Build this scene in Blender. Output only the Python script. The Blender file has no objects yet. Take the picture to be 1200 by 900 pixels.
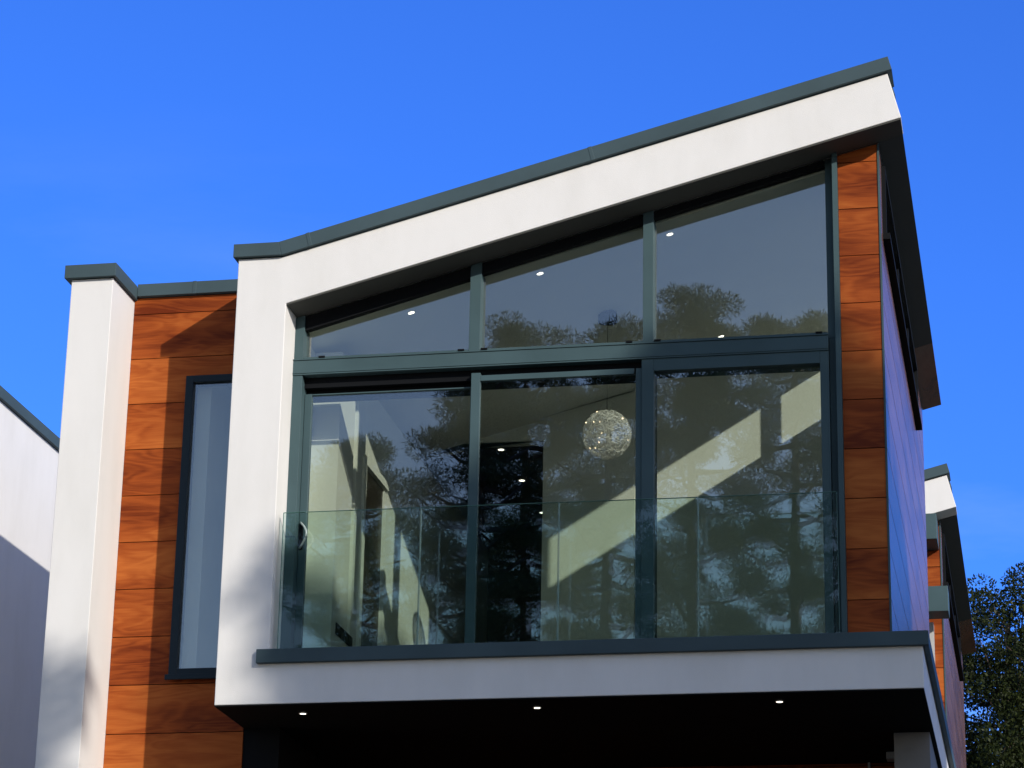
import bpy, bmesh, math, random
import numpy as np
from mathutils import Vector, Matrix
R = math.radians
sc = bpy.context.scene
C = sc.collection
random.seed(7)

# ------------------------------------------------------------------ materials
def mat(name):
    m = bpy.data.materials.new(name); m.use_nodes = True
    nt = m.node_tree
    b = nt.nodes['Principled BSDF']
    return m, nt, b
def N(nt, t, **kw):
    n = nt.nodes.new(t)
    for k, v in kw.items():
        if k in n.inputs: n.inputs[k].default_value = v
        else: setattr(n, k, v)
    return n
def ramp(nt, stops):
    r = nt.nodes.new('ShaderNodeValToRGB')
    e = r.color_ramp.elements
    while len(e) < len(stops): e.new(0.5)
    for i, (p, c) in enumerate(stops):
        e[i].position = p; e[i].color = (*c, 1)
    return r
def simple(name, col, rough=.5, metal=0, spec=.5, var=.06, scale=3.0, bump=0, bscale=200):
    m, nt, b = mat(name)
    tc = N(nt, 'ShaderNodeTexCoord')
    n = N(nt, 'ShaderNodeTexNoise'); n.inputs['Scale'].default_value = scale; n.inputs['Detail'].default_value = 6
    nt.links.new(tc.outputs['Object'], n.inputs['Vector'])
    lo = tuple(c*(1-var) for c in col); hi = tuple(min(1, c*(1+var)) for c in col)
    r = ramp(nt, [(.3, lo), (.7, hi)])
    nt.links.new(n.outputs['Fac'], r.inputs['Fac'])
    nt.links.new(r.outputs['Color'], b.inputs['Base Color'])
    b.inputs['Roughness'].default_value = rough
    b.inputs['Metallic'].default_value = metal
    b.inputs['Specular IOR Level'].default_value = spec
    if bump:
        n2 = N(nt, 'ShaderNodeTexNoise'); n2.inputs['Scale'].default_value = bscale; n2.inputs['Detail'].default_value = 3
        nt.links.new(tc.outputs['Object'], n2.inputs['Vector'])
        bp = N(nt, 'ShaderNodeBump'); bp.inputs['Strength'].default_value = bump; bp.inputs['Distance'].default_value = .004
        nt.links.new(n2.outputs['Fac'], bp.inputs['Height'])
        nt.links.new(bp.outputs['Normal'], b.inputs['Normal'])
    return m
def emis(name, col, s):
    m, nt, b = mat(name)
    b.inputs['Base Color'].default_value = (*col, 1)
    b.inputs['Emission Color'].default_value = (*col, 1)
    b.inputs['Emission Strength'].default_value = s
    return m

M = {}
def render_mat():
    # white silicone render: large faint patches, faint run marks, fine grain
    m, nt, b = mat('white_render')
    tc = N(nt, 'ShaderNodeTexCoord')
    mp = N(nt, 'ShaderNodeMapping'); mp.inputs['Scale'].default_value = (1.6, 1.6, .55)
    nt.links.new(tc.outputs['Object'], mp.inputs['Vector'])
    n = N(nt, 'ShaderNodeTexNoise'); n.inputs['Scale'].default_value = 1.7; n.inputs['Detail'].default_value = 8; n.inputs['Roughness'].default_value = .6
    nt.links.new(mp.outputs['Vector'], n.inputs['Vector'])
    r = ramp(nt, [(.3, (.70, .685, .665)), (.55, (.745, .73, .715)), (.8, (.765, .75, .735))])
    nt.links.new(n.outputs['Fac'], r.inputs['Fac'])
    nt.links.new(r.outputs['Color'], b.inputs['Base Color'])
    b.inputs['Roughness'].default_value = .9
    b.inputs['Specular IOR Level'].default_value = .2
    n2 = N(nt, 'ShaderNodeTexNoise'); n2.inputs['Scale'].default_value = 160; n2.inputs['Detail'].default_value = 4
    n3 = N(nt, 'ShaderNodeTexNoise'); n3.inputs['Scale'].default_value = 4; n3.inputs['Detail'].default_value = 3
    nt.links.new(tc.outputs['Object'], n2.inputs['Vector']); nt.links.new(tc.outputs['Object'], n3.inputs['Vector'])
    ad = N(nt, 'ShaderNodeMath', operation='MULTIPLY_ADD'); nt.links.new(n3.outputs['Fac'], ad.inputs[0]); ad.inputs[1].default_value = 1.2
    nt.links.new(n2.outputs['Fac'], ad.inputs[2])
    bp = N(nt, 'ShaderNodeBump'); bp.inputs['Strength'].default_value = .35; bp.inputs['Distance'].default_value = .004
    nt.links.new(ad.outputs[0], bp.inputs['Height']); nt.links.new(bp.outputs['Normal'], b.inputs['Normal'])
    return m
M['render'] = render_mat()
M['metal'] = simple('powder_coated_metal', (.056, .094, .104), rough=.5, spec=.12, var=.10, scale=2.0, bump=.05, bscale=60)
M['coping'] = simple('coping_metal', (.056, .086, .098), rough=.55, spec=.12, var=.12, scale=1.6, bump=.08, bscale=30)
M['black'] = simple('black_parts_and_shade', (.006, .007, .009), rough=.8, spec=.12)  # black parts, also used where shade is put into the colour
M['reveal'] = simple('shaded_reveal_soffit', (.075, .075, .068), rough=.8)  # white soffit darkened to grey in place of its shade
M['soffit'] = simple('dark_soffit_board', (.022, .024, .024), rough=.38, var=.1, bump=.05, bscale=40)
M['under'] = simple('shaded_underside', (.010, .011, .012), rough=.9, spec=.1)  # deep shade below the overhang is put into this colour
M['plaster'] = simple('interior_plaster', (.66, .68, .635), rough=.9, var=.03)
M['ceiling'] = simple('ceiling_paint', (.86, .86, .80), rough=.9, var=.02)
M['metal_shade'] = simple('shaded_frame_metal', (.016, .028, .040), rough=.5, spec=.12)  # frame metal darkened to stand for shade on the narrow window
M['pier'] = simple('shaded_white_render', (.20, .20, .20), rough=.9, bump=.2)  # white render darkened to grey for the shade under the overhang
M['dim'] = simple('unlit_plaster', (.10, .09, .07), rough=.9, var=.05)  # plaster darkened in place of an unlit interior
M['door_hallshade'] = simple('dark_door_and_hall_shade', (.02, .016, .012), rough=.4)
M['floor'] = simple('oak_floor', (.10, .06, .035), rough=.5, var=.2)
M['chrome'] = simple('brushed_steel', (.72, .72, .72), rough=.4, metal=.35)
M['wire'] = simple('aluminium_wire', (.80, .80, .77), rough=.5, metal=0)
M['lamp'] = emis('lamp_glow', (1, .93, .80), 4)
M['bulb'] = emis('bulb_glow', (1, .76, .48), 4)
M['ground'] = simple('dark_ground', (.045, .05, .035), rough=.95, var=.4, scale=.6)
M['asphalt'] = simple('asphalt', (.045, .045, .047), rough=.9, var=.2, scale=8, bump=.3)
M['kerb'] = simple('kerb_concrete', (.28, .27, .25), rough=.9, var=.15, scale=5)
M['bark'] = simple('pine_bark', (.09, .06, .045), rough=.95, var=.4, scale=9, bump=.6, bscale=25)
M['lampgrey'] = simple('lamp_housing', (.45, .45, .45), rough=.5)

def wood_mat(name, lo, mid, hi, along):
    # laminate boards with cathedral grain; each board its own offset and tone
    m, nt, b = mat(name)
    tc = N(nt, 'ShaderNodeTexCoord'); geo = N(nt, 'ShaderNodeNewGeometry')
    add = N(nt, 'ShaderNodeVectorMath', operation='MULTIPLY_ADD')
    comb = N(nt, 'ShaderNodeCombineXYZ')
    for i, k in enumerate((37.0, 23.0, 11.0)):
        mm = N(nt, 'ShaderNodeMath', operation='MULTIPLY'); mm.inputs[1].default_value = k
        nt.links.new(geo.outputs['Random Per Island'], mm.inputs[0]); nt.links.new(mm.outputs[0], comb.inputs[i])
    add.inputs[1].default_value = (1, 1, 1)
    nt.links.new(tc.outputs['Object'], add.inputs[0]); nt.links.new(comb.outputs[0], add.inputs[2])
    mp = N(nt, 'ShaderNodeMapping')
    s = (.95, 4.0, 4.2) if along == 'x' else (4.0, .9, 4.2)
    mp.inputs['Scale'].default_value = s
    nt.links.new(add.outputs[0], mp.inputs['Vector'])
    n1 = N(nt, 'ShaderNodeTexNoise'); n1.inputs['Scale'].default_value = 1.15; n1.inputs['Detail'].default_value = 2.5; n1.inputs['Distortion'].default_value = .9
    nt.links.new(mp.outputs['Vector'], n1.inputs['Vector'])
    # rings out of the noise height
    mul = N(nt, 'ShaderNodeMath', operation='MULTIPLY'); mul.inputs[1].default_value = 44
    nt.links.new(n1.outputs['Fac'], mul.inputs[0])
    sn = N(nt, 'ShaderNodeMath', operation='SINE'); nt.links.new(mul.outputs[0], sn.inputs[0])
    mp2 = N(nt, 'ShaderNodeMapping')
    mp2.inputs['Scale'].default_value = (6, 120, 120) if along == 'x' else (120, 6, 120)
    nt.links.new(add.outputs[0], mp2.inputs['Vector'])
    n2 = N(nt, 'ShaderNodeTexNoise'); n2.inputs['Scale'].default_value = 1; n2.inputs['Detail'].default_value = 3
    nt.links.new(mp2.outputs['Vector'], n2.inputs['Vector'])
    n3 = N(nt, 'ShaderNodeTexNoise'); n3.inputs['Scale'].default_value = .8; n3.inputs['Detail'].default_value = 3
    nt.links.new(mp.outputs['Vector'], n3.inputs['Vector'])
    a1 = N(nt, 'ShaderNodeMath', operation='MULTIPLY_ADD'); a1.inputs[1].default_value = .055
    nt.links.new(sn.outputs[0], a1.inputs[0]); nt.links.new(n3.outputs['Fac'], a1.inputs[2])
    a2 = N(nt, 'ShaderNodeMath', operation='MULTIPLY_ADD'); a2.inputs[1].default_value = .22
    nt.links.new(n2.outputs['Fac'], a2.inputs[0]); nt.links.new(a1.outputs[0], a2.inputs[2])
    a3 = N(nt, 'ShaderNodeMath', operation='MULTIPLY_ADD'); a3.inputs[1].default_value = .16
    nt.links.new(geo.outputs['Random Per Island'], a3.inputs[0]); nt.links.new(a2.outputs[0], a3.inputs[2])
    r = ramp(nt, [(.45, lo), (.68, mid), (.95, hi)])
    nt.links.new(a3.outputs[0], r.inputs['Fac'])
    nt.links.new(r.outputs['Color'], b.inputs['Base Color'])
    b.inputs['Roughness'].default_value = .5
    b.inputs['Specular IOR Level'].default_value = .12
    return m
M['wood'] = wood_mat('cedar_boards', (.13, .021, .004), (.29, .062, .011), (.45, .125, .025), 'x')
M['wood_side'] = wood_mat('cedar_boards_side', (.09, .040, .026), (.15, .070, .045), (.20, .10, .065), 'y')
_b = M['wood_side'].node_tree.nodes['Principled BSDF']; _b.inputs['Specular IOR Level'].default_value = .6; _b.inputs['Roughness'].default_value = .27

def glass_mat(name, tint, base, amp, bump=0):
    m = bpy.data.materials.new(name); m.use_nodes = True
    nt = m.node_tree; nt.nodes.clear()
    out = N(nt, 'ShaderNodeOutputMaterial'); mix = N(nt, 'ShaderNodeMixShader')
    tr = N(nt, 'ShaderNodeBsdfTransparent'); tr.inputs['Color'].default_value = (*tint, 1)
    gl = N(nt, 'ShaderNodeBsdfGlossy'); gl.inputs['Roughness'].default_value = 0.0; gl.inputs['Color'].default_value = (.95, .97, 1, 1)
    # Schlick on the symmetric facing term, so both sides of the pane behave alike
    lw = N(nt, 'ShaderNodeLayerWeight'); lw.inputs['Blend'].default_value = .5
    pw = N(nt, 'ShaderNodeMath', operation='POWER'); pw.inputs[1].default_value = 5
    nt.links.new(lw.outputs['Facing'], pw.inputs[0])
    ma = N(nt, 'ShaderNodeMath', operation='MULTIPLY_ADD'); ma.inputs[1].default_value = amp; ma.inputs[2].default_value = base
    ma.use_clamp = True
    nt.links.new(pw.outputs[0], ma.inputs[0]); nt.links.new(ma.outputs[0], mix.inputs[0])
    nt.links.new(tr.outputs[0], mix.inputs[1]); nt.links.new(gl.outputs[0], mix.inputs[2]); nt.links.new(mix.outputs[0], out.inputs[0])
    if bump:
        tc = N(nt, 'ShaderNodeTexCoord'); n = N(nt, 'ShaderNodeTexNoise'); n.inputs['Scale'].default_value = 1.3; n.inputs['Detail'].default_value = 1
        nt.links.new(tc.outputs['Object'], n.inputs['Vector'])
        bp = N(nt, 'ShaderNodeBump'); bp.inputs['Strength'].default_value = bump; bp.inputs['Distance'].default_value = .01
        nt.links.new(n.outputs['Fac'], bp.inputs['Height']); nt.links.new(bp.outputs['Normal'], gl.inputs['Normal'])
    return m
M['glass'] = glass_mat('window_glass', (.93, .955, .92), .15, .85, .02)
M['balglass'] = glass_mat('balustrade_glass', (.89, .955, .925), .035, .9, .04)
M['baledge'] = simple('glass_edge', (.10, .22, .18), rough=.2)

def leaf_mat(name, c1, c2, rough=.45, trans=.25, spec=.5):
    m, nt, b = mat(name)
    geo = N(nt, 'ShaderNodeNewGeometry')
    r = ramp(nt, [(0, c1), (1, c2)])
    nt.links.new(geo.outputs['Random Per Island'], r.inputs['Fac'])
    nt.links.new(r.outputs['Color'], b.inputs['Base Color'])
    b.inputs['Roughness'].default_value = rough
    b.inputs['Specular IOR Level'].default_value = spec
    t = N(nt, 'ShaderNodeBsdfTranslucent'); nt.links.new(r.outputs['Color'], t.inputs['Color'])
    mx = N(nt, 'ShaderNodeMixShader'); mx.inputs[0].default_value = trans
    o = nt.nodes['Material Output']
    nt.links.new(b.outputs[0], mx.inputs[1]); nt.links.new(t.outputs[0], mx.inputs[2]); nt.links.new(mx.outputs[0], o.inputs[0])
    return m
M['needle'] = leaf_mat('pine_needles', (.025, .042, .014), (.075, .10, .035), .6, .2, .3)
M['leaf'] = leaf_mat('oak_leaves', (.007, .013, .004), (.034, .044, .011), .5, .10, .15)

# ------------------------------------------------------------------ helpers
class MB:
    def __init__(s): s.v = []; s.f = []; s.mi = []
    def poly(s, pts, y0, y1, axis='y', mi=0):
        """prism: outline pts extruded along an axis"""
        n = len(pts); o = len(s.v)
        for y in (y0, y1):
            for a, b in pts:
                s.v.append((a, y, b) if axis == 'y' else ((y, a, b) if axis == 'x' else (a, b, y)))
        s.f.append(tuple(range(o, o+n))); s.f.append(tuple(range(o+2*n-1, o+n-1, -1)))
        for i in range(n):
            j = (i+1) % n; s.f.append((o+i, o+n+i, o+n+j, o+j))
        s.mi += [mi]*(n+2)
        return s
    def box(s, x0, x1, y0, y1, z0, z1, mi=0):
        return s.poly([(x0, z0), (x1, z0), (x1, z1), (x0, z1)], y0, y1, 'y', mi)
    def tube(s, pts, rad, n=8, mi=0):
        pts = [Vector(p) for p in pts]; o = len(s.v); k = len(pts)
        rad = rad if isinstance(rad, (list, tuple)) else [rad]*k
        for i, p in enumerate(pts):
            d = (pts[min(i+1, k-1)]-pts[max(i-1, 0)]).normalized()
            a = d.cross(Vector((0, 0, 1)) if abs(d.z) < .9 else Vector((1, 0, 0))).normalized(); b = d.cross(a)
            for j in range(n):
                t = 2*math.pi*j/n
                s.v.append(tuple(p+(a*math.cos(t)+b*math.sin(t))*rad[i]))
        for i in range(k-1):
            for j in range(n):
                q = (j+1) % n
                s.f.append((o+i*n+j, o+i*n+q, o+(i+1)*n+q, o+(i+1)*n+j)); s.mi.append(mi)
        s.f.append(tuple(o+j for j in range(n))); s.f.append(tuple(o+(k-1)*n+j for j in reversed(range(n)))); s.mi += [mi, mi]
        return s
    def build(s, name, m, parent=None, bevel=0, smooth=False, label=None):
        me = bpy.data.meshes.new(name); me.from_pydata(s.v, [], s.f)
        ms = m if isinstance(m, (list, tuple)) else [m]
        for q in ms: me.materials.append(q)
        me.polygons.foreach_set('material_index', s.mi)
        bm = bmesh.new(); bm.from_mesh(me); bmesh.ops.recalc_face_normals(bm, faces=bm.faces)
        bm.to_mesh(me); bm.free()
        if smooth: me.polygons.foreach_set('use_smooth', [True]*len(me.polygons))
        o = bpy.data.objects.new(name, me); C.objects.link(o)
        if parent is not None:
            o.parent = parent
            o.matrix_parent_inverse = Matrix.Translation(-parent.location) if parent.type == 'EMPTY' else Matrix.Identity(4)
        if bevel:
            b = o.modifiers.new('bevel', 'BEVEL'); b.width = bevel; b.segments = 2; b.limit_method = 'ANGLE'; b.angle_limit = R(40)
        if label: o['label'] = label
        return o
def empty(name, loc, label, cat, group=None):
    o = bpy.data.objects.new(name, None); C.objects.link(o); o.location = loc; o.empty_display_size = .2
    o['label'] = label; o['category'] = cat
    if group: o['group'] = group
    return o
def tag(o, label, cat, group=None, kind=None):
    if label: o['label'] = label
    if cat: o['category'] = cat
    if group: o['group'] = group
    if kind: o['kind'] = kind
    return o

# slopes (section through X, Z)
SL = .262
def zs(x): return 3.305+SL*(x-.419)          # underside of the sloping fascia
def zg(x): return 3.167+.2822*(x-.494)       # top of the sloping glass

def boards(mb, x0, x1, y0, y1, z0, z1, gap=.007, top=None, grid=.770, pitch=.4025):
    """horizontal boards between z0 and z1 on a fixed grid, thin dark joint between them"""
    k = math.floor((z0-grid)/pitch)
    while grid+k*pitch < z1:
        a = max(z0, grid+k*pitch+gap/2); b = min(z1, grid+(k+1)*pitch-gap/2)
        if b > a+.01:
            if top is None: mb.box(x0, x1, y0, y1, a, b)
            else:
                pa, pb = min(b, top(x0)), min(b, top(x1))
                if pb > a+.01 and pa > a+.005: mb.poly([(x0, a), (x1, a), (x1, pb), (x0, pa)], y0, y1)
        k += 1
    return mb

# ------------------------------------------------------------------ the main house
house = empty('house', (2.6, .3, -2.8), 'large white and cedar house with sloping roof and full width balcony window, nearest the camera', 'house')
YD = 7.15
m = MB()
m.poly([(0, 0), (5.445, 0), (5.445, .40), (.419, .40), (.419, 3.305), (5.405, zs(5.405)), (5.306, 5.003), (.37, 3.712), (0, 3.712)], 0, .33)
front = m.build('front_surround', M['render'], house, bevel=.006)
m = MB(); m.box(0, .36, .332, YD, .0, 3.70); m.box(.36, .45, .332, .40, .402, 3.25); side_l = m.build('flank_wall', M['render'], house)
m = MB(); m.box(.362, 5.443, .332, YD, .003, .40); slab = m.build('floor_slab', M['render'], house)
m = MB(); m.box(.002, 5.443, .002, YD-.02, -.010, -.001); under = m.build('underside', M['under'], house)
# roof deck behind the front surround
m = MB(); m.poly([(.362, 3.33), (5.398, zs(5.398)+.012), (5.300, 4.985), (.362, 3.69)], .332, YD)
roof = m.build('roof', M['render'], house)
# soffits: reveal over the window and the side eave
m = MB()
m.poly([(.425, zs(.425)-.010), (5.40, zs(5.40)-.010), (5.40, zs(5.40)-.002), (.425, zs(.425)-.002)], .012, .328)
m.build('reveal_soffit', M['reveal'], house)
m = MB()
EV = [(5.205, zs(5.205)-.010), (5.40, zs(5.40)-.010), (5.40, zs(5.40)+.004), (5.205, zs(5.205)+.004)]
m.poly(EV, .33, 5.25)
soffit = m.build('soffit', M['soffit'], house)
m = MB(); m.poly(EV, 5.255, YD-.01); soffit_end = m.build('soffit_end', M['wood_side'], house, label='rear end of the eave soffit, cedar wall reflection put into its colour')  # wood tone paints the side wall's reflection onto the glossy soffit

# roof coping: flat start, long slope, right-hand return
nrm = Vector((-SL, 1)).normalized()
def slope_pt(x, off=0):
    z = 3.712+(x-.37)*SL+off*math.sqrt(1+SL*SL); return (x, z)
def coping_run(mb, xa, xb, y0, y1, th=.118, lift=.004):
    a = slope_pt(xa, lift); b = slope_pt(xb, lift)
    d = Vector((-SL, 1)).normalized()*th
    mb.poly([a, b, (b[0]+d.x, b[1]+d.y), (a[0]+d.x, a[1]+d.y)], y0, y1)
m = MB()
m.poly([(-.036, 3.718), (.372, 3.718), (.345, 3.832), (-.036, 3.832)], -.04, .30)
coping_run(m, .374, .612, -.04, .30)
coping_run(m, .615, 2.94, -.04, .30)
coping_run(m, 2.943, 5.345, -.04, .30)
m.box(-.036, .06, .302, YD+.02, 3.718, 3.832)
# weathered joint straps standing slightly proud
for xj in (.60, 2.925):
    a = slope_pt(xj, .002); b = slope_pt(xj+.03, .002); d = Vector((-SL, 1)).normalized()*.123
    m.poly([a, b, (b[0]+d.x, b[1]+d.y), (a[0]+d.x, a[1]+d.y)], -.043, .303)
# drip return down the right-hand verge
a = slope_pt(5.318, -.06); b = slope_pt(5.345, -.06); d = Vector((-SL, 1)).normalized()*.176
m.poly([(a[0]+.004, a[1]), (b[0]+.004, b[1]), (b[0]+d.x+.004, b[1]+d.y), (a[0]+d.x+.004, a[1]+d.y)], .302, YD+.02)
coping = m.build('roof_coping', M['coping'], house, bevel=.003)

# recessed wing on the left: projecting pier, cedar wall, coping
m = MB(); m.box(-1.524, -1.16, .25, 7.0, -2.8, 3.713); pier = m.build('pier_wall', M['render'], house, bevel=.005)
m = MB()
m.box(-1.576, -1.128, .208, .775, 3.716, 3.832); m.box(-1.576, -1.135, .777, 7.03, 3.716, 3.830)
m.box(-1.126, -.62, .768, 1.12, 3.742, 3.852); m.box(-.617, -.004, .768, 1.12, 3.742, 3.852)
m.box(-.635, -.603, .765, 1.123, 3.739, 3.855)
cop2 = m.build('wing_coping', M['coping'], house, bevel=.003)
m = MB(); m.box(-1.158, -.004, 1.0, 6.98, 3.5, 3.735); m.box(-1.158, -.002, 6.9, 6.98, -2.8, 3.5); wroof = m.build('wing_roof', M['render'], house)
m = MB()
WX0, WX1, WZ0, WZ1 = -.645, -.03, .42, 3.0
def row(mb, a, b):
    xl, xr = -1.158, -.002
    if a >= WZ1 or (b <= WZ0 and a >= 0): mb.box(xl, xr, .81, .83, a, b)
    elif b <= -.014: mb.box(xl, xr, .81, .83, a, b)
    elif a < -.014: mb.box(xl, xr, .81, .83, a, b)
    elif a >= WZ0 and b <= WZ1: mb.box(xl, WX0-.002, .81, .83, a, b)
    elif b > WZ1: mb.poly([(xl, a), (WX0-.002, a), (WX0-.002, WZ1+.002), (xr, WZ1+.002), (xr, b), (xl, b)], .81, .83)
    else: mb.poly([(xl, a), (xr, a), (xr, WZ0-.002), (WX0-.002, WZ0-.002), (WX0-.002, b), (xl, b)], .81, .83)
for k in range(-9, 8):
    row(m, .77+k*.4025+.0035, min(3.735, .77+(k+1)*.4025-.0035))
m.box(.0, .30, .82, 2.69, -2.8, -.014, 1); m.box(-1.158, WX0-.002, .832, .95, -2.8, 3.735, 1); m.box(WX0, -.003, .832, .95, 3.002, 3.735, 1); m.box(WX0, -.003, .832, .95, -2.8, .418, 1)  # first box: black return painted in for deep shade under the overhang
clad = m.build('cedar_cladding', [M['wood'], M['black']], house)
# tall narrow window in the cedar wall
m = MB()
m.box(WX0, WX0+.066, .765, .90, WZ0, WZ1); m.box(WX0+.067, WX1, .765, .90, WZ1-.06, WZ1); m.box(WX1-.06, WX1, .766, .90, WZ0+.07, WZ1-.071)
m.box(WX0+.067, WX1, .765, .90, WZ0, WZ0+.065); m.box(WX0-.02, WX1, 0.735, .764, WZ0-.03, WZ0+.012)
tall = m.build('narrow_window', M['metal_shade'], house, bevel=.003)
m = MB(); m.box(WX0+.06, WX1-.05, .80, .808, WZ0+.06, WZ1-.055); m.build('pane', M['glass'], tall)
m = MB()
m.box(WX0-.05, WX0+.17, .952, 3.2, .40, 3.1); m.box(WX0+.18, -.004, 3.1, 3.2, .40, 3.1); m.box(WX0+.18, -.004, .952, 3.09, 3.1, 3.2); m.box(WX0+.18, -.004, .952, 3.09, .30, .40)
m.box(-.45, -.41, 3.03, 3.09, .4, 2.4); m.box(-.12, -.08, 3.03, 3.09, .4, 2.4); m.box(-.45, -.08, 3.03, 3.09, 2.41, 2.47)
m.build('stair_room', M['plaster'], house)

# ---- cedar strip and side wall
def top_strip(x): return zs(x)-.014
m = MB(); boards(m, 4.872, 5.188, .33, .35, .43, 4.7, top=top_strip)
m.box(4.874, 5.18, .352, .45, .43, 4.40, 1)
strip = m.build('cedar_strip', [M['wood'], M['black']], house)
m = MB(); m.poly([(5.190, .43), (5.204, .43), (5.204, zs(5.204)-.014), (5.190, zs(5.19)-.014)], .322, .352); m.box(4.83, 4.87, .262, .50, .43, 4.42)
m.poly([(4.83, 4.422), (4.87, 4.422), (4.87, zs(4.87)-.012), (4.83, zs(4.83)-.012)], .262, .50)
trim = m.build('corner_trim', M['metal'], house)
SW0, SW1, SZ0, SZ1 = .62, 5.57, 3.87, 4.47
m = MB()
def sideboards(mb, y0, y1, z0, z1):
    ys = y0
    while ys < y1-.01:
        ye = min(y1, ys+2.44)
        k = math.floor((z0-.77)/.4025)
        while .77+k*.4025 < z1:
            a = max(z0, .77+k*.4025+.003); b = min(z1, .77+(k+1)*.4025-.003)
            if b > a+.01: mb.box(5.192, 5.204, ys+.003, ye-.003, a+.003, b-.003)
            k += 1
        ys = ye
sideboards(m, .352, YD, .43, SZ0-.03)
sideboards(m, SW1+.03, YD, SZ0-.03, 4.535)
m.box(5.192, 5.204, .352, SW0-.03, SZ0-.03, 4.54)
m.box(5.09, 5.19, .46, YD, .43, SZ0-.002, 1); m.box(5.09, 5.19, SW1+.002, YD, SZ0, 4.54, 1); m.box(5.09, 5.19, .46, SW0-.002, SZ0, 4.535, 1); m.box(5.09, 5.19, SW0, SW1, SZ1, 4.53, 1)
m.box(5.1903, 5.1915, .352, YD-.002, .43, SZ0-.03, 2)
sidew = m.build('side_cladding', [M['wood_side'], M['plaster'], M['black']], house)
m = MB()
m.box(5.12, 5.262, SW0-.02, SW1+.02, SZ0-.045, SZ0+.004); m.box(5.12, 5.235, SW0, SW0+.05, SZ0+.005, SZ1); m.box(5.12, 5.235, SW1-.05, SW1, SZ0+.005, SZ1)
m.box(5.12, 5.235, SW0+.051, SW1-.051, SZ1-.05, SZ1-.001)
for yy in (2.75, 4.28): m.box(5.12, 5.215, yy, yy+.10, SZ0+.005, SZ1-.051)
clere = m.build('clerestory_window', M['black'], house)
for a, b in ((SW0+.05, 2.75), (2.85, 4.28), (4.38, SW1-.05)):
    m = MB(); m.box(5.150, 5.156, a, b, SZ0, SZ1-.045); m.build('pane', M['glass'], clere)

# ---- gable window over the transom
m = MB()
m.box(.405, 4.772, .292, .40, 2.787, 2.911)                         # transom
m.box(.405, 4.772, .284, .30, 2.913, 2.925)                         # drip lip
m.box(.405, 4.772, .286, .291, 2.800, 2.806)
transom = m.build('transom', M['metal'], house, bevel=.002)
for x in (.661, 1.82, 2.01, 3.19, 3.418, 4.70):
    m = MB(); m.box(x-.026, x+.026, .276, .290, 2.926, 2.940); m.build('drain_cap', M['black'], transom)
m = MB()
ym, yb = .312, .48
def mull(mb, xa, xb, z0, y0=ym, y1=yb, topf=lambda x: zs(x)-.012):
    mb.poly([(xa, z0), (xb, z0), (xb, topf(xb)), (xa, topf(xa))], y0, y1)
mull(m, .412, .496, 2.927); mull(m, 1.877, 1.968, 2.927); mull(m, 3.296, 3.380, 2.927); mull(m, 4.765, 4.828, 2.913, .37, .48)
for a, b in ((.497, 1.876), (1.969, 3.295), (3.381, 4.764)):
    m.box(a, b, .318, yb, 2.927, 2.948)
gable = m.build('gable_window', M['metal'], house, bevel=.0025)
m = MB()
for a, b in ((.497, 1.876), (1.969, 3.295), (3.381, 4.764)):
    m.poly([(a, zg(a)+.018), (b, zg(b)+.012), (b, zs(b)-.013), (a, zs(a)-.013)], .335, .398)
m.build('head_frame', M['black'], gable)  # top frame members coloured black for the shade below the fascia
for a, b in ((.49, 1.882), (1.963, 3.30), (3.375, 4.77)):
    m = MB(); m.poly([(a, 2.94), (b, 2.94), (b, zg(b)+.03), (a, zg(a)+.04)], .404, .411); m.build('pane', M['glass'], gable)

# ---- sliding doors below
m = MB()
m.box(.412, .500, .300, .47, .42, 2.785)          # left jamb
m.box(3.289, 3.386, .302, .50, .43, 2.786)        # post
m.box(4.702, 4.772, .302, .50, .43, 2.786); m.box(3.387, 4.701, .302, .50, 2.686, 2.786); m.box(3.387, 4.701, .302, .50, .43, .505)
m.box(4.773, 4.829, .370, .50, .43, 2.912)
m.box(.412, 4.83, .36, .56, .401, .429)
doorframe = m.build('door_frame', M['metal'], house, bevel=.0025)
m = MB(); m.box(.501, 3.288, .376, .62, 2.700, 2.786); m.box(.501, 1.90, .45, .62, 2.655, 2.699); m.build('head_track', M['black'], doorframe)  # black colour stands in for shade in the recess above the doors
m = MB(); m.box(3.382, 4.706, .345, .352, .50, 2.69); m.build('fixed_pane', M['glass'], doorframe)
m = MB(); m.box(.503, .562, .395, .445, .431, 2.655); m.box(1.882, 1.935, .395, .445, .431, 2.655); m.box(.563, 1.881, .396, .444, 2.643, 2.654); m.box(.563, 1.881, .395, .445, .431, .515)
d1 = m.build('sliding_door', M['metal'], house, bevel=.0025)
m = MB(); m.box(.558, 1.886, .413, .420, .51, 2.645); m.build('pane', M['glass'], d1)
m = MB(); m.box(1.902, 1.976, .322, .374, .431, 2.745); m.box(1.977, 3.225, .322, .374, 2.675, 2.722); m.box(3.240, 3.287, .322, .374, .431, 2.72); m.box(1.977, 3.239, .322, .374, .431, .51)
d2 = m.build('sliding_door', M['metal'], house, bevel=.0025)
m = MB(); m.box(1.972, 3.244, .343, .350, .505, 2.68); m.build('pane', M['glass'], d2)
# handle of the left door: flat back plate and a bowed pull bar
m = MB(); m.box(.512, .542, .372, .394, 1.34, 1.56); m.build('handle_plate', M['black'], d1, bevel=.004)
m = MB()
m.tube([(.520+.068*math.sin(math.pi*i/12), .372-.055*math.sin(math.pi*i/12), 1.345+.215*i/12) for i in range(13)], .0085, 8)
m.build('handle', M['chrome'], d1, smooth=True)

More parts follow.
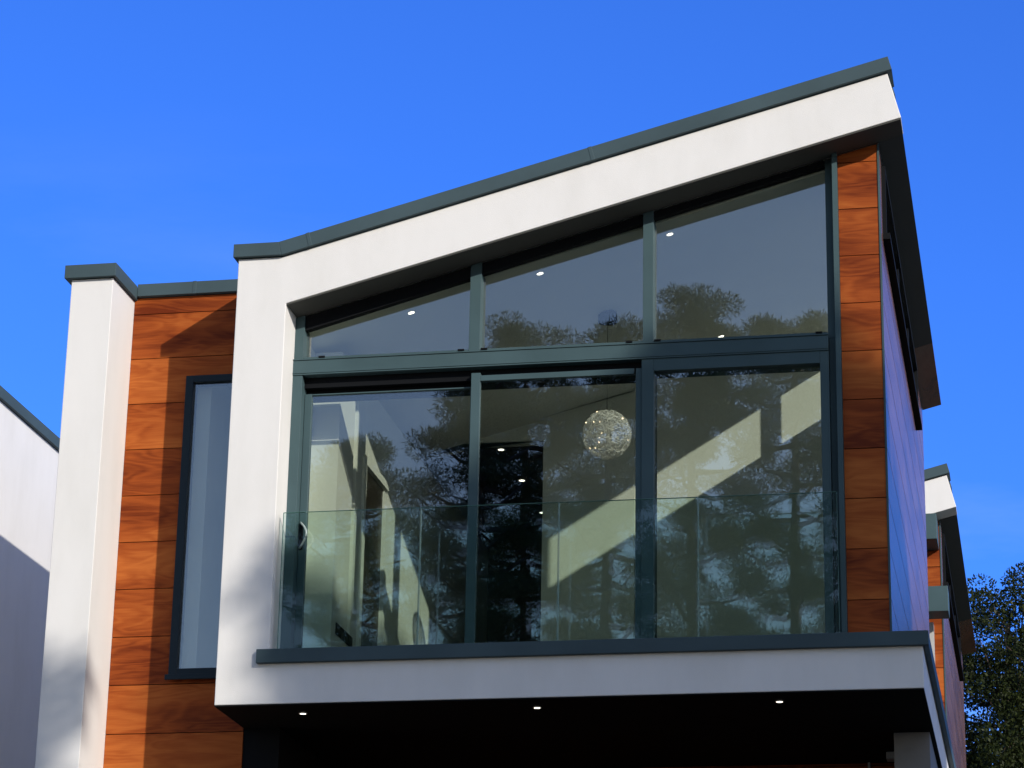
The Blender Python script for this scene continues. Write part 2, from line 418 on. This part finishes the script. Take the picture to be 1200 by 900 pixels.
# ---- sill, ledge
m = MB()
m.box(.330, 5.490, -.048, -.003, .316, .425); m.box(.42, 5.490, -.003, .36, .402, .425); m.box(5.450, 5.490, -.002, YD, .316, .400); m.box(5.206, 5.490, .361, YD, .402, .424)
sill = m.build('balcony_sill', M['coping'], house, bevel=.004)

# ---- interior
ZF = .43
def cz(x): return 3.08+.27*x
m = MB(); m.box(.46, 5.085, .56, 7.1, .402, .428); m.build('room_floor', M['floor'], house)
m = MB(); m.poly([(.37, cz(.37)), (5.085, cz(5.085)), (5.085, cz(5.085)+.02), (.37, cz(.37)+.02)], .43, 4.2); m.build('room_ceiling', M['ceiling'], house)
m = MB()
m.box(.362, .450, .43, .845, ZF, cz(.362)-.001)           # inner face of the flank wall
m.box(.362, .680, .847, 1.345, ZF, cz(.362)-.001)         # nib
m.box(.362, .640, 1.347, 1.45, ZF, cz(.362)-.001)
m.box(.362, .680, 1.452, 1.73, ZF, cz(.362)-.001)
m.box(.362, .680, 1.732, 2.45, 2.46, cz(.362)-.001)       # over the doorway
m.box(.362, .680, 2.452, 7.0, ZF, cz(.362)-.001)
m.box(.680, .705, 2.452, 2.52, ZF, 2.30); m.box(.680, .705, 1.66, 1.73, ZF, 2.53); m.box(.680, .705, 1.73, 2.52, 2.46, 2.53)
m.build('room_wall', M['plaster'], house)
m = MB(); m.box(.37, .668, 1.733, 2.45, ZF, 2.459); m.build('doorway', M['door_hallshade'], house)
m = MB(); m.box(1.82, 2.68, 3.95, 4.15, ZF, 3.79); m.box(2.681, 5.085, 4.0, 4.15, ZF, 4.44)
m.poly([(1.82, 3.791), (2.68, 3.791), (2.68, cz(2.68)-.002), (1.82, cz(1.82)-.002)], 3.95, 4.15)
m.poly([(.682, 3.36), (1.819, 3.36), (1.819, cz(1.819)-.002), (.682, cz(.682)-.002)], 4.0, 4.15)
m.build('chimney_breast_wall', M['plaster'], house)
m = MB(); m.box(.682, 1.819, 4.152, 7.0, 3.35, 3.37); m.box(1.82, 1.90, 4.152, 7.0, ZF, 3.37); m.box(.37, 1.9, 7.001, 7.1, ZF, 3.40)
m.build('hall', M['door_hallshade'], house)  # walls and ceiling coloured near black because the hall is unlit
# low grille in the wall, as a slotted panel
m = MB()
for k in range(4): m.box(.6805, .690, .98+.137*k, 1.098+.137*k, .79, .885)
m.build('floor_grille', M['black'], house)

# ---- ground floor under the overhang
m = MB(); boards(m, .31, 5.10, 2.70, 2.72, -2.8, -.014); m.box(.31, 5.10, 2.722, 2.8, -2.8, -.014, 1)
gw = m.build('porch_wall', [M['wood'], M['black']], house)
m = MB(); m.box(4.845, 4.865, 2.66, 2.699, -2.8, -.014); m.build('door_trim', M['lampgrey'], house)
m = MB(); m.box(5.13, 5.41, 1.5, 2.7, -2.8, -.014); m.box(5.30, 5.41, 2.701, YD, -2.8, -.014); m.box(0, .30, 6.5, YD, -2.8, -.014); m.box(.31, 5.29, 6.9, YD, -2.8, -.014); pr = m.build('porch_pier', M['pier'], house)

# ---- balustrade (stands in the reveal, moves with the house)
bal = None
xs = [(.462, 1.573), (1.583, 2.672), (2.682, 3.757), (3.767, 4.826)]
for a, b in xs:
    m = MB(); m.box(a, b, .075, .092, .426, 1.556)
    p = m.build('balustrade_panel', M['balglass'], house)
    m = MB(); m.box(a, b, .0752, .0918, 1.5565, 1.5595); m.box(a-.0025, a-.0005, .076, .091, .428, 1.556); m.box(b+.0005, b+.0025, .076, .091, .428, 1.556)
    m.build('polished_edge', M['baledge'], p)

# ------------------------------------------------------------------ downlights (things)
def downlight(loc, label, tilt=0, group=None, r=.034):
    t = empty('downlight', loc, label, 'downlight', group)
    def ring(mb, r0, r1, z0, z1, n=20):
        o = len(mb.v)
        for rr, zz in ((r0, z0), (r1, z0), (r1, z1), (r0, z1)):
            for j in range(n):
                a = 2*math.pi*j/n; x = rr*math.cos(a)
                mb.v.append((loc[0]+x, loc[1]+rr*math.sin(a), loc[2]+zz+tilt*x))
        for q in range(4):
            for j in range(n):
                k = (j+1) % n; mb.f.append((o+q*n+j, o+q*n+k, o+((q+1) % 4)*n+k, o+((q+1) % 4)*n+j)); mb.mi.append(0)
    mb = MB(); ring(mb, r*1.02, r*1.35, -.006, -.001); mb.build('trim_ring', M['chrome'], t)
    mb = MB(); n = 20; o = 0
    for zz in (-.004, -.001):
        for j in range(n):
            a = 2*math.pi*j/n; mb.v.append((loc[0]+r*math.cos(a), loc[1]+r*math.sin(a), loc[2]+zz+tilt*r*math.cos(a)))
    mb.f += [tuple(range(n)), tuple(range(2*n-1, n-1, -1))]+[(j, (j+1) % n, n+(j+1) % n, n+j) for j in range(n)]; mb.mi += [0]*(n+2)
    mb.build('lens', M['lamp'], t)
    return t
gU = 'downlights under the overhanging floor'
downlight((.63, .30, -.012), 'lit downlight under the overhang, leftmost of the three below the balcony sill', 0, gU, .024)
downlight((2.49, .29, -.012), 'lit downlight under the overhang, middle of the three below the balcony sill', 0, gU, .024)
downlight((4.35, .28, -.012), 'lit downlight under the overhang, rightmost of the three below the balcony sill', 0, gU, .024)
gC = 'downlights in the sloping ceiling'
for x, y, l in ((1.303, .676, 'lit ceiling downlight behind the small left pane above the transom'),
                (2.383, .685, 'lit ceiling downlight behind the middle pane above the transom'),
                (3.461, .70, 'lit ceiling downlight high behind the large right pane above the transom'),
                (3.575, 3.27, 'lit ceiling downlight deep in the room, just above the transom in the right pane')):
    downlight((x, y, cz(x)), l, .27, gC, .026)
gH = 'downlights in the dark hall ceiling'
for y, l in ((4.13, 'highest and nearest lit downlight in the dark hall behind the middle door'),
             (5.13, 'second lit downlight in the dark hall, between the highest and the lowest one'),
             (6.25, 'lowest and farthest lit downlight in the dark hall behind the middle door')):
    downlight((1.37+(.01 if y > 5 else 0), y+.05, 3.35), l, 0, gH, .028)

# pendant lamp
PX, PY, PZ = 2.745, 1.95, 2.715
pend = empty('pendant_lamp', (PX, PY, cz(PX)), 'round wire ball pendant lamp with tiny warm bulbs, hanging behind the middle door', 'pendant lamp')
m = MB(); m.tube([(PX, PY, cz(PX)-.10), (PX, PY, cz(PX)-.085), (PX, PY, cz(PX)-.03), (PX, PY, cz(PX)+.01)], [.045, .085, .085, .075], 20); m.build('ceiling_canopy', M['black'], pend, smooth=True)
m = MB(); m.tube([(PX, PY, PZ+.10), (PX, PY, cz(PX)-.10)], .0022, 6); m.build('cable', M['black'], pend)
m = MB(); rr = .212
rng = random.Random(3)
for i in range(1900):
    ax = Vector((rng.gauss(0, 1), rng.gauss(0, 1), rng.gauss(0, 1))).normalized()
    u = ax.orthogonal().normalized(); w = ax.cross(u); a0 = rng.uniform(0, 6.28); L = rng.uniform(.12, .55); r_ = rr*rng.uniform(.90, 1.0); tl = rng.uniform(-.35, .35)
    pts = []
    for k in range(4):
        t = a0+L*k/3; d = (u*math.cos(t)+w*math.sin(t)+ax*tl*math.sin(3*t)).normalized()*r_*(1+.02*rng.uniform(-1, 1))
        pts.append((PX+d.x, PY+d.y, PZ+d.z))
    m.tube(pts, .00135, 3)
m.build('wire_ball', M['wire'], pend)
for i in range(11):
    d = Vector((rng.gauss(0, 1), rng.gauss(-.5, .8), rng.gauss(0, 1))).normalized()*rr*rng.uniform(.8, 1.0)
    bm = bmesh.new(); bmesh.ops.create_icosphere(bm, subdivisions=1, radius=.0065, matrix=Matrix.Translation((PX+d.x, PY+d.y, PZ+d.z)))
    me = bpy.data.meshes.new('bulb'); bm.to_mesh(me); bm.free(); me.materials.append(M['bulb'])
    o = bpy.data.objects.new('bulb', me); C.objects.link(o); o.parent = pend; o.matrix_parent_inverse = Matrix.Translation(-pend.location)

# wall lamp under the overhang
wl = empty('wall_lamp', (5.13, 2.1, -.1), 'small pale box shaped wall lamp on the white pier under the overhang', 'wall lamp')
m = MB(); m.box(5.035, 5.105, 2.03, 2.16, -.115, -.055); m.build('housing', M['lampgrey'], wl, bevel=.006)
m = MB(); m.box(5.106, 5.128, 2.06, 2.13, -.105, -.07); m.build('bracket', M['black'], wl)

# ------------------------------------------------------------------ the identical house behind
DY = 10.9
def copy_obj(o, parent):
    c = o.copy(); C.objects.link(c); c.parent = parent
    c.matrix_parent_inverse = Matrix.Translation(-house.location) if parent.type == 'EMPTY' else Matrix.Identity(4)
    return c
house2 = empty('house', (2.6, .3+DY, -2.8), 'smaller looking matching house behind the large one, with grey beams across its cedar strip', 'house')
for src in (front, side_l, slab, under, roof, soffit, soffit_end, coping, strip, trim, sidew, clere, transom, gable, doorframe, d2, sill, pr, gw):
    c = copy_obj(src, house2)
    for ch in list(src.children):
        if ch.name.startswith(('pane', 'fixed')): copy_obj(ch, c)
m = MB(); m.box(4.30, 5.285, DY-.32, DY+.05, 3.29, 3.585); m.build('canopy_beam', M['metal2'] if 'metal2' in M else M['metal'], house2, bevel=.004, label='lower and wider grey green beam')
m = MB(); m.box(4.30, 5.178, DY-.18, DY+.32, 4.185, 4.49); m.build('canopy_beam', M['metal'], house2, bevel=.004, label='upper and shorter grey green beam')
m = MB(); m.box(5.02, 5.092, DY+.15, DY+.325, .43, 3.28); m.build('canopy_post', M['lampgrey'], house2)
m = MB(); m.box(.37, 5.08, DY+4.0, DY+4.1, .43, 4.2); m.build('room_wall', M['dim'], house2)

# neighbour on the far left
nb = empty('neighbouring_house', (-5.5, 2, -2.8), 'plain white house with grey coping at the left edge, partly in shadow', 'house')
m = MB(); m.box(-9.5, -3.52, 1.2, 13.0, -2.8, 3.92); m.build('wall', M['render'], nb, bevel=.005)
m = MB(); m.box(-9.54, -3.48, 1.16, 13.04, 3.923, 4.035); m.build('roof_coping', M['coping'], nb, bevel=.003)

# ------------------------------------------------------------------ trees
def leaf_cloud(name, centers, radii, per, size, aspect, m, parent, seed, flat=1.0, shell=0.0, jitter=1.0, tufts=1):
    """many small quads in clumps; one mesh"""
    g = np.random.default_rng(seed)
    V = []
    for c, r in zip(centers, radii):
        k = int(per*(r[0]*r[1]*r[2])**(2/3.)) if isinstance(per, (int, float)) else per[0]
        k = max(k, 8)
        d = g.normal(size=(k, 3)); d /= np.linalg.norm(d, axis=1)[:, None]
        rad = shell+(1-shell)*g.random((k, 1))**(1/2.2)
        p = np.array(c)+d*rad*np.array(r)
        u = g.normal(size=(k, 3))+d*.6; u[:, 2] += .5*flat; u /= np.linalg.norm(u, axis=1)[:, None]
        w = np.cross(u, g.normal(size=(k, 3))); w /= np.linalg.norm(w, axis=1)[:, None]
        s = size*(.6+.8*g.random((k, 1)))
        a = u*s; b = w*s*aspect
        q = np.stack([p-a*.1, p+a*.45+b*.5, p+a, p+a*.45-b*.5], 1)
        V.append(q.reshape(-1, 3))
    V = np.concatenate(V); n = len(V)//4
    me = bpy.data.meshes.new(name)
    me.vertices.add(4*n); me.vertices.foreach_set('co', V.astype(np.float32).ravel())
    me.loops.add(4*n); me.loops.foreach_set('vertex_index', np.arange(4*n, dtype=np.int32))
    me.polygons.add(n); me.polygons.foreach_set('loop_start', np.arange(0, 4*n, 4, dtype=np.int32)); me.polygons.foreach_set('loop_total', np.full(n, 4, dtype=np.int32))
    me.update(calc_edges=True); me.materials.append(m)
    o = bpy.data.objects.new(name, me); C.objects.link(o)
    o.parent = parent
    return o
def local_build(mb, name, m, parent):
    o = mb.build(name, m, None, smooth=True); o.parent = parent; return o

GZ = -6.1
def pine(base, top, crown_from, spread, seed, label, group, clump=.50, nlimb=52, dens=5400, size=.10, lean=0.0):
    """open-limbed pine: bare lower limbs with tufts at the ends, denser towards the top"""
    t = empty('pine_tree', base, label, 'pine tree', group)
    H = top-base[2]; cf = crown_from-base[2]
    g = random.Random(seed)
    tr = MB(); pts = []; rad = []
    for i in range(9):
        f = i/8; pts.append((lean*f+.12*math.sin(3*f+seed), .12*math.cos(2.3*f+seed), H*.97*f)); rad.append(.26*(1-f)**.8+.03)
    tr.tube(pts, rad, 10)
    cs = []; rs = []
    for i in range(nlimb):
        f = (i+g.random())/nlimb
        z = cf+(H-cf)*f**.92
        a = i*2.399+g.uniform(-.4, .4)
        prof = spread*(.30+.70*math.sin(math.pi*min(1, (.18+.82*(1-f))))**.8) if f < .75 else spread*(.30+.55*(1-f)/.25)
        L = prof*g.uniform(.65, 1.08)
        x0 = lean*z/H; up = g.uniform(.05, .30)*L
        e = (x0+L*math.cos(a), L*math.sin(a), z+up)
        mid = (x0+.5*L*math.cos(a+.12), .5*L*math.sin(a+.12), z-.04*L)
        tr.tube([(x0, 0, z), mid, e], [.06+.03*(1-f), .04, .015], 5)
        for q in range(g.choice((2, 3, 4))):
            s = g.uniform(.45, 1.08)
            r0 = clump*g.uniform(.55, 1.15)
            c = (x0+L*s*math.cos(a)+g.uniform(-.35, .35), L*s*math.sin(a)+g.uniform(-.35, .35), z+up*s+g.uniform(-.1, .35))
            cs.append(c); rs.append((r0, r0, r0*g.uniform(.45, .75)))
            tr.tube([(x0+L*s*.8*math.cos(a), L*s*.8*math.sin(a), z+up*s*.8), c], [.02, .008], 4)
    cs.append((lean, 0, H-.25)); rs.append((.4, .4, .5))
    local_build(tr, 'trunk', M['bark'], t)
    leaf_cloud('crown', cs, rs, dens, size, .16, M['needle'], t, seed)
    return t
gP = 'pine trees standing behind the camera and mirrored in the glass'
pine((-4.3, -34, GZ), 15.75, 5.0, 1.9, 1, 'pine tree mirrored in the middle door and the left of the pane above it', gP)
pine((-2.3, -33, GZ), 15.4, 5.0, 1.7, 3, 'pine tree mirrored behind the pendant lamp in the middle panes', gP)
pine((-.6, -33.5, GZ), 16.2, 4.6, 1.5, 2, 'tallest pine tree mirrored in the right hand pane above the transom', gP)
pine((1.3, -35, GZ), 16.0, 5.2, 1.7, 4, 'pine tree mirrored at the right edge of the right hand fixed pane', gP)
pine((-8.6, -36, GZ), 13.9, 6.0, 1.7, 5, 'low pine tree mirrored in the left sliding door', gP)
pine((-4.6, -31, GZ), 13.6, 4.0, 1.7, 9, 'pine tree mirrored at the right edge of the left sliding door', gP)

def broad_tree(name, base, crown, lobes, seed, label, cat, group, per, size, trunk_r=.25, shell=.55, cl=(.22, .46)):
    t = empty(name, base, label, cat, group)
    g = random.Random(seed); tr = MB()
    H = crown[2]
    tr.tube([(0, 0, 0), (.1, .05, H*.3), (-.05, .1, H*.6), (0, 0, H*.95)], [trunk_r, trunk_r*.8, trunk_r*.55, .05], 10)
    cs = []; rs = []
    for (x, y, z, r) in lobes:
        tr.tube([(0, 0, max(.5, z*.45)), (x*.5, y*.5, z*.8), (x, y, z)], [trunk_r*.4, trunk_r*.25, .03], 6)
        k = int(26*r*r)
        for i in range(k):
            d = Vector((g.gauss(0, 1), g.gauss(0, 1), g.gauss(0, 1))).normalized()*r*g.uniform(.55, 1.08)
            r0 = g.uniform(*cl)
            cs.append((x+d.x, y+d.y, z+d.z*.95)); rs.append((r0, r0, r0*.8))
            if i % 3 == 0: tr.tube([(x, y, z), (x+d.x, y+d.y, z+d.z*.95)], [.02, .006], 4)
    local_build(tr, 'trunk', M['bark'], t)
    leaf_cloud('crown', cs, rs, per, size, .55, M['leaf'], t, seed, shell=shell)
    return t
gO = 'broadleaf trees behind the houses on the right'
broad_tree('broadleaf_tree', (5.7, 30, -3.6), (0, 0, 12.2), [(0, 0, 9.6, 2.2), (1.2, -.3, 9.9, 2.0), (-1.6, .5, 7.6, 2.4), (1.0, -.5, 7.0, 2.5), (.2, .3, 11.2, 1.5), (2.6, 0, 8.2, 2.2), (0, 0, 5.2, 2.5)], 21,
           'dark leafy tree rising behind the far house at the right edge', 'tree', gO, 2400, .065)
broad_tree('broadleaf_tree', (8.6, 33, -4.4), (0, 0, 13.5), [(0, 0, 10.4, 2.5), (-1.8, -.2, 9.0, 2.2), (.5, 0, 12.0, 1.7), (0, .4, 7, 2.8)], 22,
           'second dark leafy tree, farther back and cut by the right edge', 'tree', gO, 900, .09)

# trees toward the sun, out of frame, shading the lower part of the front
gS = 'dense trees toward the sun, outside the frame'
def dense(base, top, r, seed, label):
    H = top-base[2]; g = random.Random(seed); lobes = []
    n = 12
    for i in range(n):
        f = i/(n-1); rr = r*(.62+.38*math.sin(math.pi*(.25+.6*f)))*(1 if i < n-1 else .62)
        lobes.append((g.uniform(-.15, .15)*r, g.uniform(-.15, .15)*r, H*.38+(H-H*.38-rr)*f, rr))
    return broad_tree('evergreen_tree', base, (0, 0, H), lobes, seed, label, 'tree', gS, 1000, .20, .3, .1, (.4, .65))
dense((22.9, -18.6, GZ), 14.3, 2.1, 31, 'dense evergreen toward the sun that shades the middle of the sill')
dense((24.6, -18.9, GZ), 14.5, 1.6, 35, 'narrow evergreen toward the sun squeezed between the two broadest of its row')
dense((22.3, -19.3, GZ), 13.8, 1.6, 36, 'narrow evergreen toward the sun standing slightly behind its row')
dense((20.85, -18.6, GZ), 13.1, 1.35, 32, 'slimmer evergreen toward the sun that shades the left part of the sill')
dense((16.45, -18.6, GZ), 11.8, 1.15, 33, 'lowest evergreen toward the sun that shades the foot of the white pier')
dense((26.1, -18.6, GZ), 14.6, 2.3, 34, 'broad evergreen toward the sun that shades the right cedar strip')

# ------------------------------------------------------------------ ground and road
def sheet(name, x0, x1, y0, y1, nx, ny, hf, m):
    me = bpy.data.meshes.new(name); v = []; f = []
    for j in range(ny+1):
        for i in range(nx+1):
            x = x0+(x1-x0)*i/nx; y = y0+(y1-y0)*j/ny; v.append((x, y, hf(x, y)))
    for j in range(ny):
        for i in range(nx):
            a = j*(nx+1)+i; f.append((a, a+1, a+nx+2, a+nx+1))
    me.from_pydata(v, [], f); me.materials.append(m)
    o = bpy.data.objects.new(name, me); C.objects.link(o); o['kind'] = 'structure'; return o
def gz(x, y):
    if y < -14: return GZ-.01
    if y > -2: return -2.81
    f = (y+14)/12; return GZ-.01+(3.29)*(f*f*(3-2*f))
sheet('ground', -400, 400, -400, 400, 8, 400, gz, M['ground'])
sheet('road', -60, 60, -27.5, -21.5, 2, 2, lambda x, y: GZ+.004, M['asphalt'])
m = MB(); m.box(-60, 60, -21.5, -21.35, GZ-.02, GZ+.12); o = m.build('kerb', M['kerb'], None); o['kind'] = 'structure'

# ------------------------------------------------------------------ world, sun, camera
SUN = Vector((.825, -.81, .502)).normalized()
elev = math.asin(SUN.z)
w = bpy.data.worlds.new('World'); sc.world = w; w.use_nodes = True
nt = w.node_tree; bg = nt.nodes['Background']
sky = N(nt, 'ShaderNodeTexSky'); sky.sky_type = 'NISHITA'; sky.sun_disc = False
sky.sun_elevation = elev; sky.sun_rotation = math.atan2(SUN.x, SUN.y)
sky.air_density = 1.0; sky.dust_density = .3; sky.ozone_density = 2.5; sky.altitude = 100
hs = N(nt, 'ShaderNodeHueSaturation'); hs.inputs['Saturation'].default_value = 1.25; hs.inputs['Value'].default_value = 1.0
tc = N(nt, 'ShaderNodeTexCoord')
sep = N(nt, 'ShaderNodeSeparateXYZ'); nt.links.new(tc.outputs['Generated'], sep.inputs[0])
# the sky is deep blue away from the sun and paler on the sun's side
mr = N(nt, 'ShaderNodeMapRange'); mr.interpolation_type = 'SMOOTHSTEP'
mr.inputs['From Min'].default_value = -.1; mr.inputs['From Max'].default_value = .6
nt.links.new(sep.outputs['Y'], mr.inputs['Value'])
tm = N(nt, 'ShaderNodeMix'); tm.data_type = 'RGBA'
tm.inputs[6].default_value = (1.52, 1.38, 1.42, 1); tm.inputs[7].default_value = (.36, .90, 2.25, 1)
nt.links.new(mr.outputs[0], tm.inputs[0])
tint = N(nt, 'ShaderNodeMix'); tint.data_type = 'RGBA'; tint.blend_type = 'MULTIPLY'; tint.inputs[0].default_value = 1
nt.links.new(sky.outputs[0], tint.inputs[6]); nt.links.new(tm.outputs[2], tint.inputs[7])
# thin wisps of cloud low over the horizon
mp = N(nt, 'ShaderNodeMapping'); mp.inputs['Scale'].default_value = (1, 1, 3.2)
nz = N(nt, 'ShaderNodeTexNoise'); nz.inputs['Scale'].default_value = 3.0; nz.inputs['Detail'].default_value = 9; nz.inputs['Roughness'].default_value = .55; nz.inputs['Distortion'].default_value = .4
nt.links.new(tc.outputs['Generated'], mp.inputs['Vector']); nt.links.new(mp.outputs[0], nz.inputs['Vector'])
cr = ramp(nt, [(.46, (0, 0, 0)), (.85, (.5, .5, .5))]); nt.links.new(nz.outputs['Fac'], cr.inputs['Fac'])
lowf = N(nt, 'ShaderNodeMapRange'); lowf.inputs['From Min'].default_value = .42; lowf.inputs['From Max'].default_value = .26
nt.links.new(sep.outputs['Z'], lowf.inputs['Value'])
cm = N(nt, 'ShaderNodeMath', operation='MULTIPLY'); nt.links.new(cr.outputs['Color'], cm.inputs[0]); nt.links.new(lowf.outputs[0], cm.inputs[1])
mx = N(nt, 'ShaderNodeMix'); mx.data_type = 'RGBA'
nt.links.new(cm.outputs[0], mx.inputs[0]); nt.links.new(tint.outputs[2], mx.inputs[6]); mx.inputs[7].default_value = (6.5, 8, 10, 1)
nt.links.new(mx.outputs[2], bg.inputs['Color'])
bg.inputs['Strength'].default_value = .10
sl = bpy.data.lights.new('sun', 'SUN'); sl.energy = 4.0; sl.angle = R(.5); sl.color = (1, .94, .84)
so = bpy.data.objects.new('sun', sl); C.objects.link(so); so.rotation_euler = SUN.to_track_quat('Z', 'Y').to_euler(); so.location = (30, -30, 30)

cam = bpy.data.cameras.new('camera'); co = bpy.data.objects.new('camera', cam); C.objects.link(co)
cam.sensor_width = 36; cam.lens = 3207.7/1200*36; cam.clip_end = 2000
p_, y_, r_ = R(19.1088), R(-11.3456), R(1.11206)
fwd = Vector((math.sin(y_)*math.cos(p_), math.cos(y_)*math.cos(p_), math.sin(p_)))
right = Vector((math.cos(y_), -math.sin(y_), 0)); up = right.cross(fwd)
R2 = right*math.cos(r_)+up*math.sin(r_); U2 = -right*math.sin(r_)+up*math.cos(r_)
mt = Matrix((( R2.x, U2.x, -fwd.x, 6.315), (R2.y, U2.y, -fwd.y, -20), (R2.z, U2.z, -fwd.z, -4.545), (0, 0, 0, 1)))
co.matrix_world = mt
sc.camera = co
sc.view_settings.view_transform = 'Standard'; sc.view_settings.look = 'None'
sc.view_settings.exposure = .12; sc.view_settings.gamma = 1
sc.cycles.max_bounces = 10; sc.cycles.transparent_max_bounces = 24
